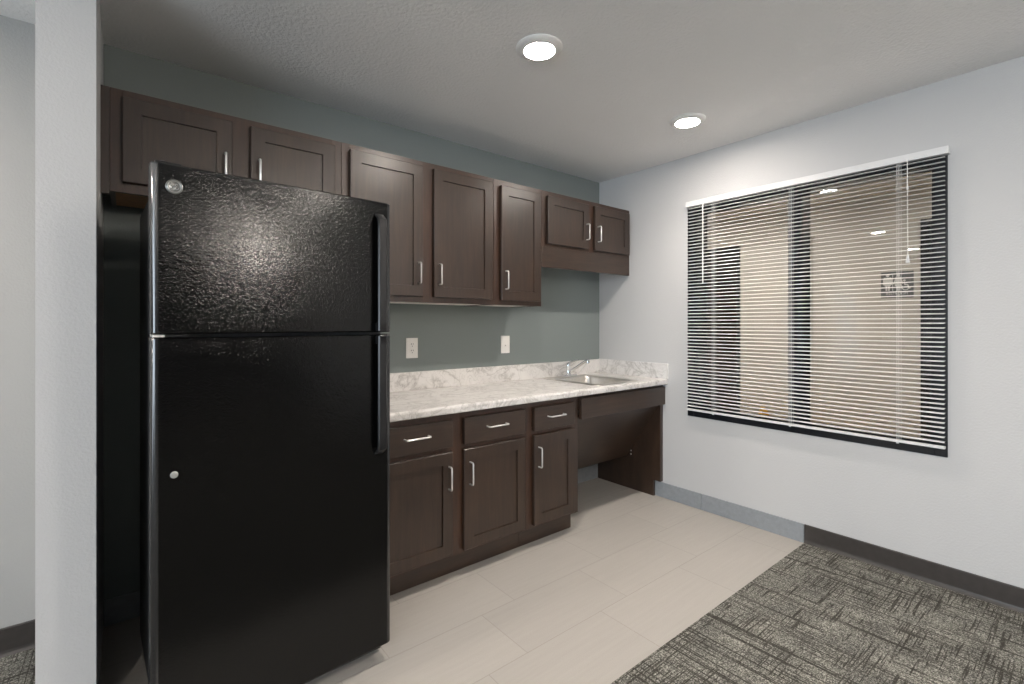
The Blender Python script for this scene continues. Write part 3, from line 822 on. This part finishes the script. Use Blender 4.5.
def handle_bm(z0, z1, foot_low, foot_high):
    bm = newbm()
    x0, x1 = FRW-0.069, FRW-0.035
    # slim bar standing off the door, its far end curving back into the door
    N = 22; rows = []
    for k in range(N+1):
        t = k/N; z = z0+(z1-z0)*t
        so = 0.030
        if foot_high: so = 0.030*min(1, math.sqrt(max(0.0, 1-((t-0.90)/0.10)**2))) if t > 0.90 else so
        if foot_low: so = 0.030*min(1, math.sqrt(max(0.0, 1-((0.10-t)/0.10)**2))) if t < 0.10 else so
        rows.append((z, -0.006-so))
    rings = []
    for z, y in rows:
        t = 0.012; c = 0.004
        rings.append([bm.verts.new((x, yy, z)) for x, yy in ((x0, y+t), (x0, y+c), (x0+c, y), (x1-c, y), (x1, y+c), (x1, y+t), (x1-0.008, y+t+0.004), (x0+0.008, y+t+0.004))])
    for A, B in zip(rings, rings[1:]):
        for k in range(8):
            f = bm.faces.new((A[k], A[(k+1) % 8], B[(k+1) % 8], B[k])); f.smooth = True
    bm.faces.new(rings[0]); bm.faces.new(rings[-1])
    za, zb = (z0, z0+0.03) if not foot_low else (z1-0.03, z1)
    add_box(bm, x0+0.004, x1-0.002, -0.036, 0.002, za, zb, 0.002)
    return bm
fpart('handle', handle_bm(1.240, 1.672, False, True), MAT['black_plastic'], fd)
fpart('handle', handle_bm(0.785, 1.222, True, False), MAT['black_plastic'], rd)
# round emblem on the freezer door with a looped monogram
bm = newbm(); add_lathe(bm, [(0.0005, -0.0035), (0.0165, -0.0035), (0.019, -0.005), (0.0205, -0.004), (0.0205, 0.0)], (0.0545, 0, 1.655), 'Y', 36)
em = fpart('emblem', bm, MAT['emblem'], fd); tag(em, 'round grey metal emblem')
bm = newbm()
def curl(pts): add_tube(bm, [(0.0545+0.82*x, -0.0042, 1.655+0.82*z) for x, z in pts], 0.0010, 6)
curl([(0.0195*math.cos(2*PI*k/28), 0.0195*math.sin(2*PI*k/28)) for k in range(29)])
curl([(-0.001+0.0058*math.cos(math.radians(a))-0.005, 0.001+0.0085*math.sin(math.radians(a))) for a in range(40, 361, 20)] + [(-0.004, -0.0025), (-0.0005, -0.0015), (-0.001, -0.011), (-0.006, -0.0125), (-0.0105, -0.009)])
curl([(0.010, 0.0075), (0.0065, 0.0095), (0.003, 0.007), (0.0035, 0.003), (0.007, 0.001), (0.003, -0.001), (0.0015, -0.006), (0.005, -0.0095), (0.010, -0.0075), (0.0125, -0.004)])
fpart('monogram', bm, MAT['emblem_hi'], em)
bm = newbm(); add_lathe(bm, [(0.0005, -0.004), (0.006, -0.0045), (0.0095, -0.003), (0.010, 0.0)], (0.0545, -0.0005, 0.836), 'Y', 20)
pl = fpart('hole_plug', bm, MAT['emblem_hi'], rd); tag(pl, 'small round silver plug')
# hinges
bm = newbm(); add_box(bm, 0.006, 0.034, 0.008, DT+0.03, 1.2275, 1.2345, 0.001); fpart('middle_hinge', bm, MAT['nickel'])
bm = newbm(); add_box(bm, 0.0345, 0.090, 0.010, DT+0.03, 1.2280, 1.2340, 0.001); fpart('hinge_cover', bm, MAT['black_plastic'])
bm = newbm(); add_box(bm, 0.012, 0.075, 0.018, DT+0.06, FRZ+0.001, FRZ+0.010, 0.002); add_lathe(bm, [(0.010, 0.0), (0.010, 0.012), (0.006, 0.014)], (0.030, 0.034, FRZ), 'Z', 14); fpart('top_hinge', bm, MAT['black_plastic'])
# toe grille and feet
bm = newbm(); add_box(bm, 0.012, FRW-0.012, DT+0.005, DT+0.02, 0.014, 0.052)
for k in range(5): add_box(bm, 0.03, FRW-0.03, DT+0.002, DT+0.006, 0.018+k*0.007, 0.021+k*0.007)
fpart('toe_grille', bm, MAT['black_plastic'])
for x, y in ((0.05, DT+0.05), (FRW-0.05, DT+0.05), (0.05, 0.68), (FRW-0.05, 0.68)):
    bm = newbm(); add_lathe(bm, [(0.016, 0.0), (0.018, 0.004), (0.012, 0.010), (0.008, 0.046)], (x, y, 0), 'Z', 14); fpart('foot', bm, MAT['black_plastic'])
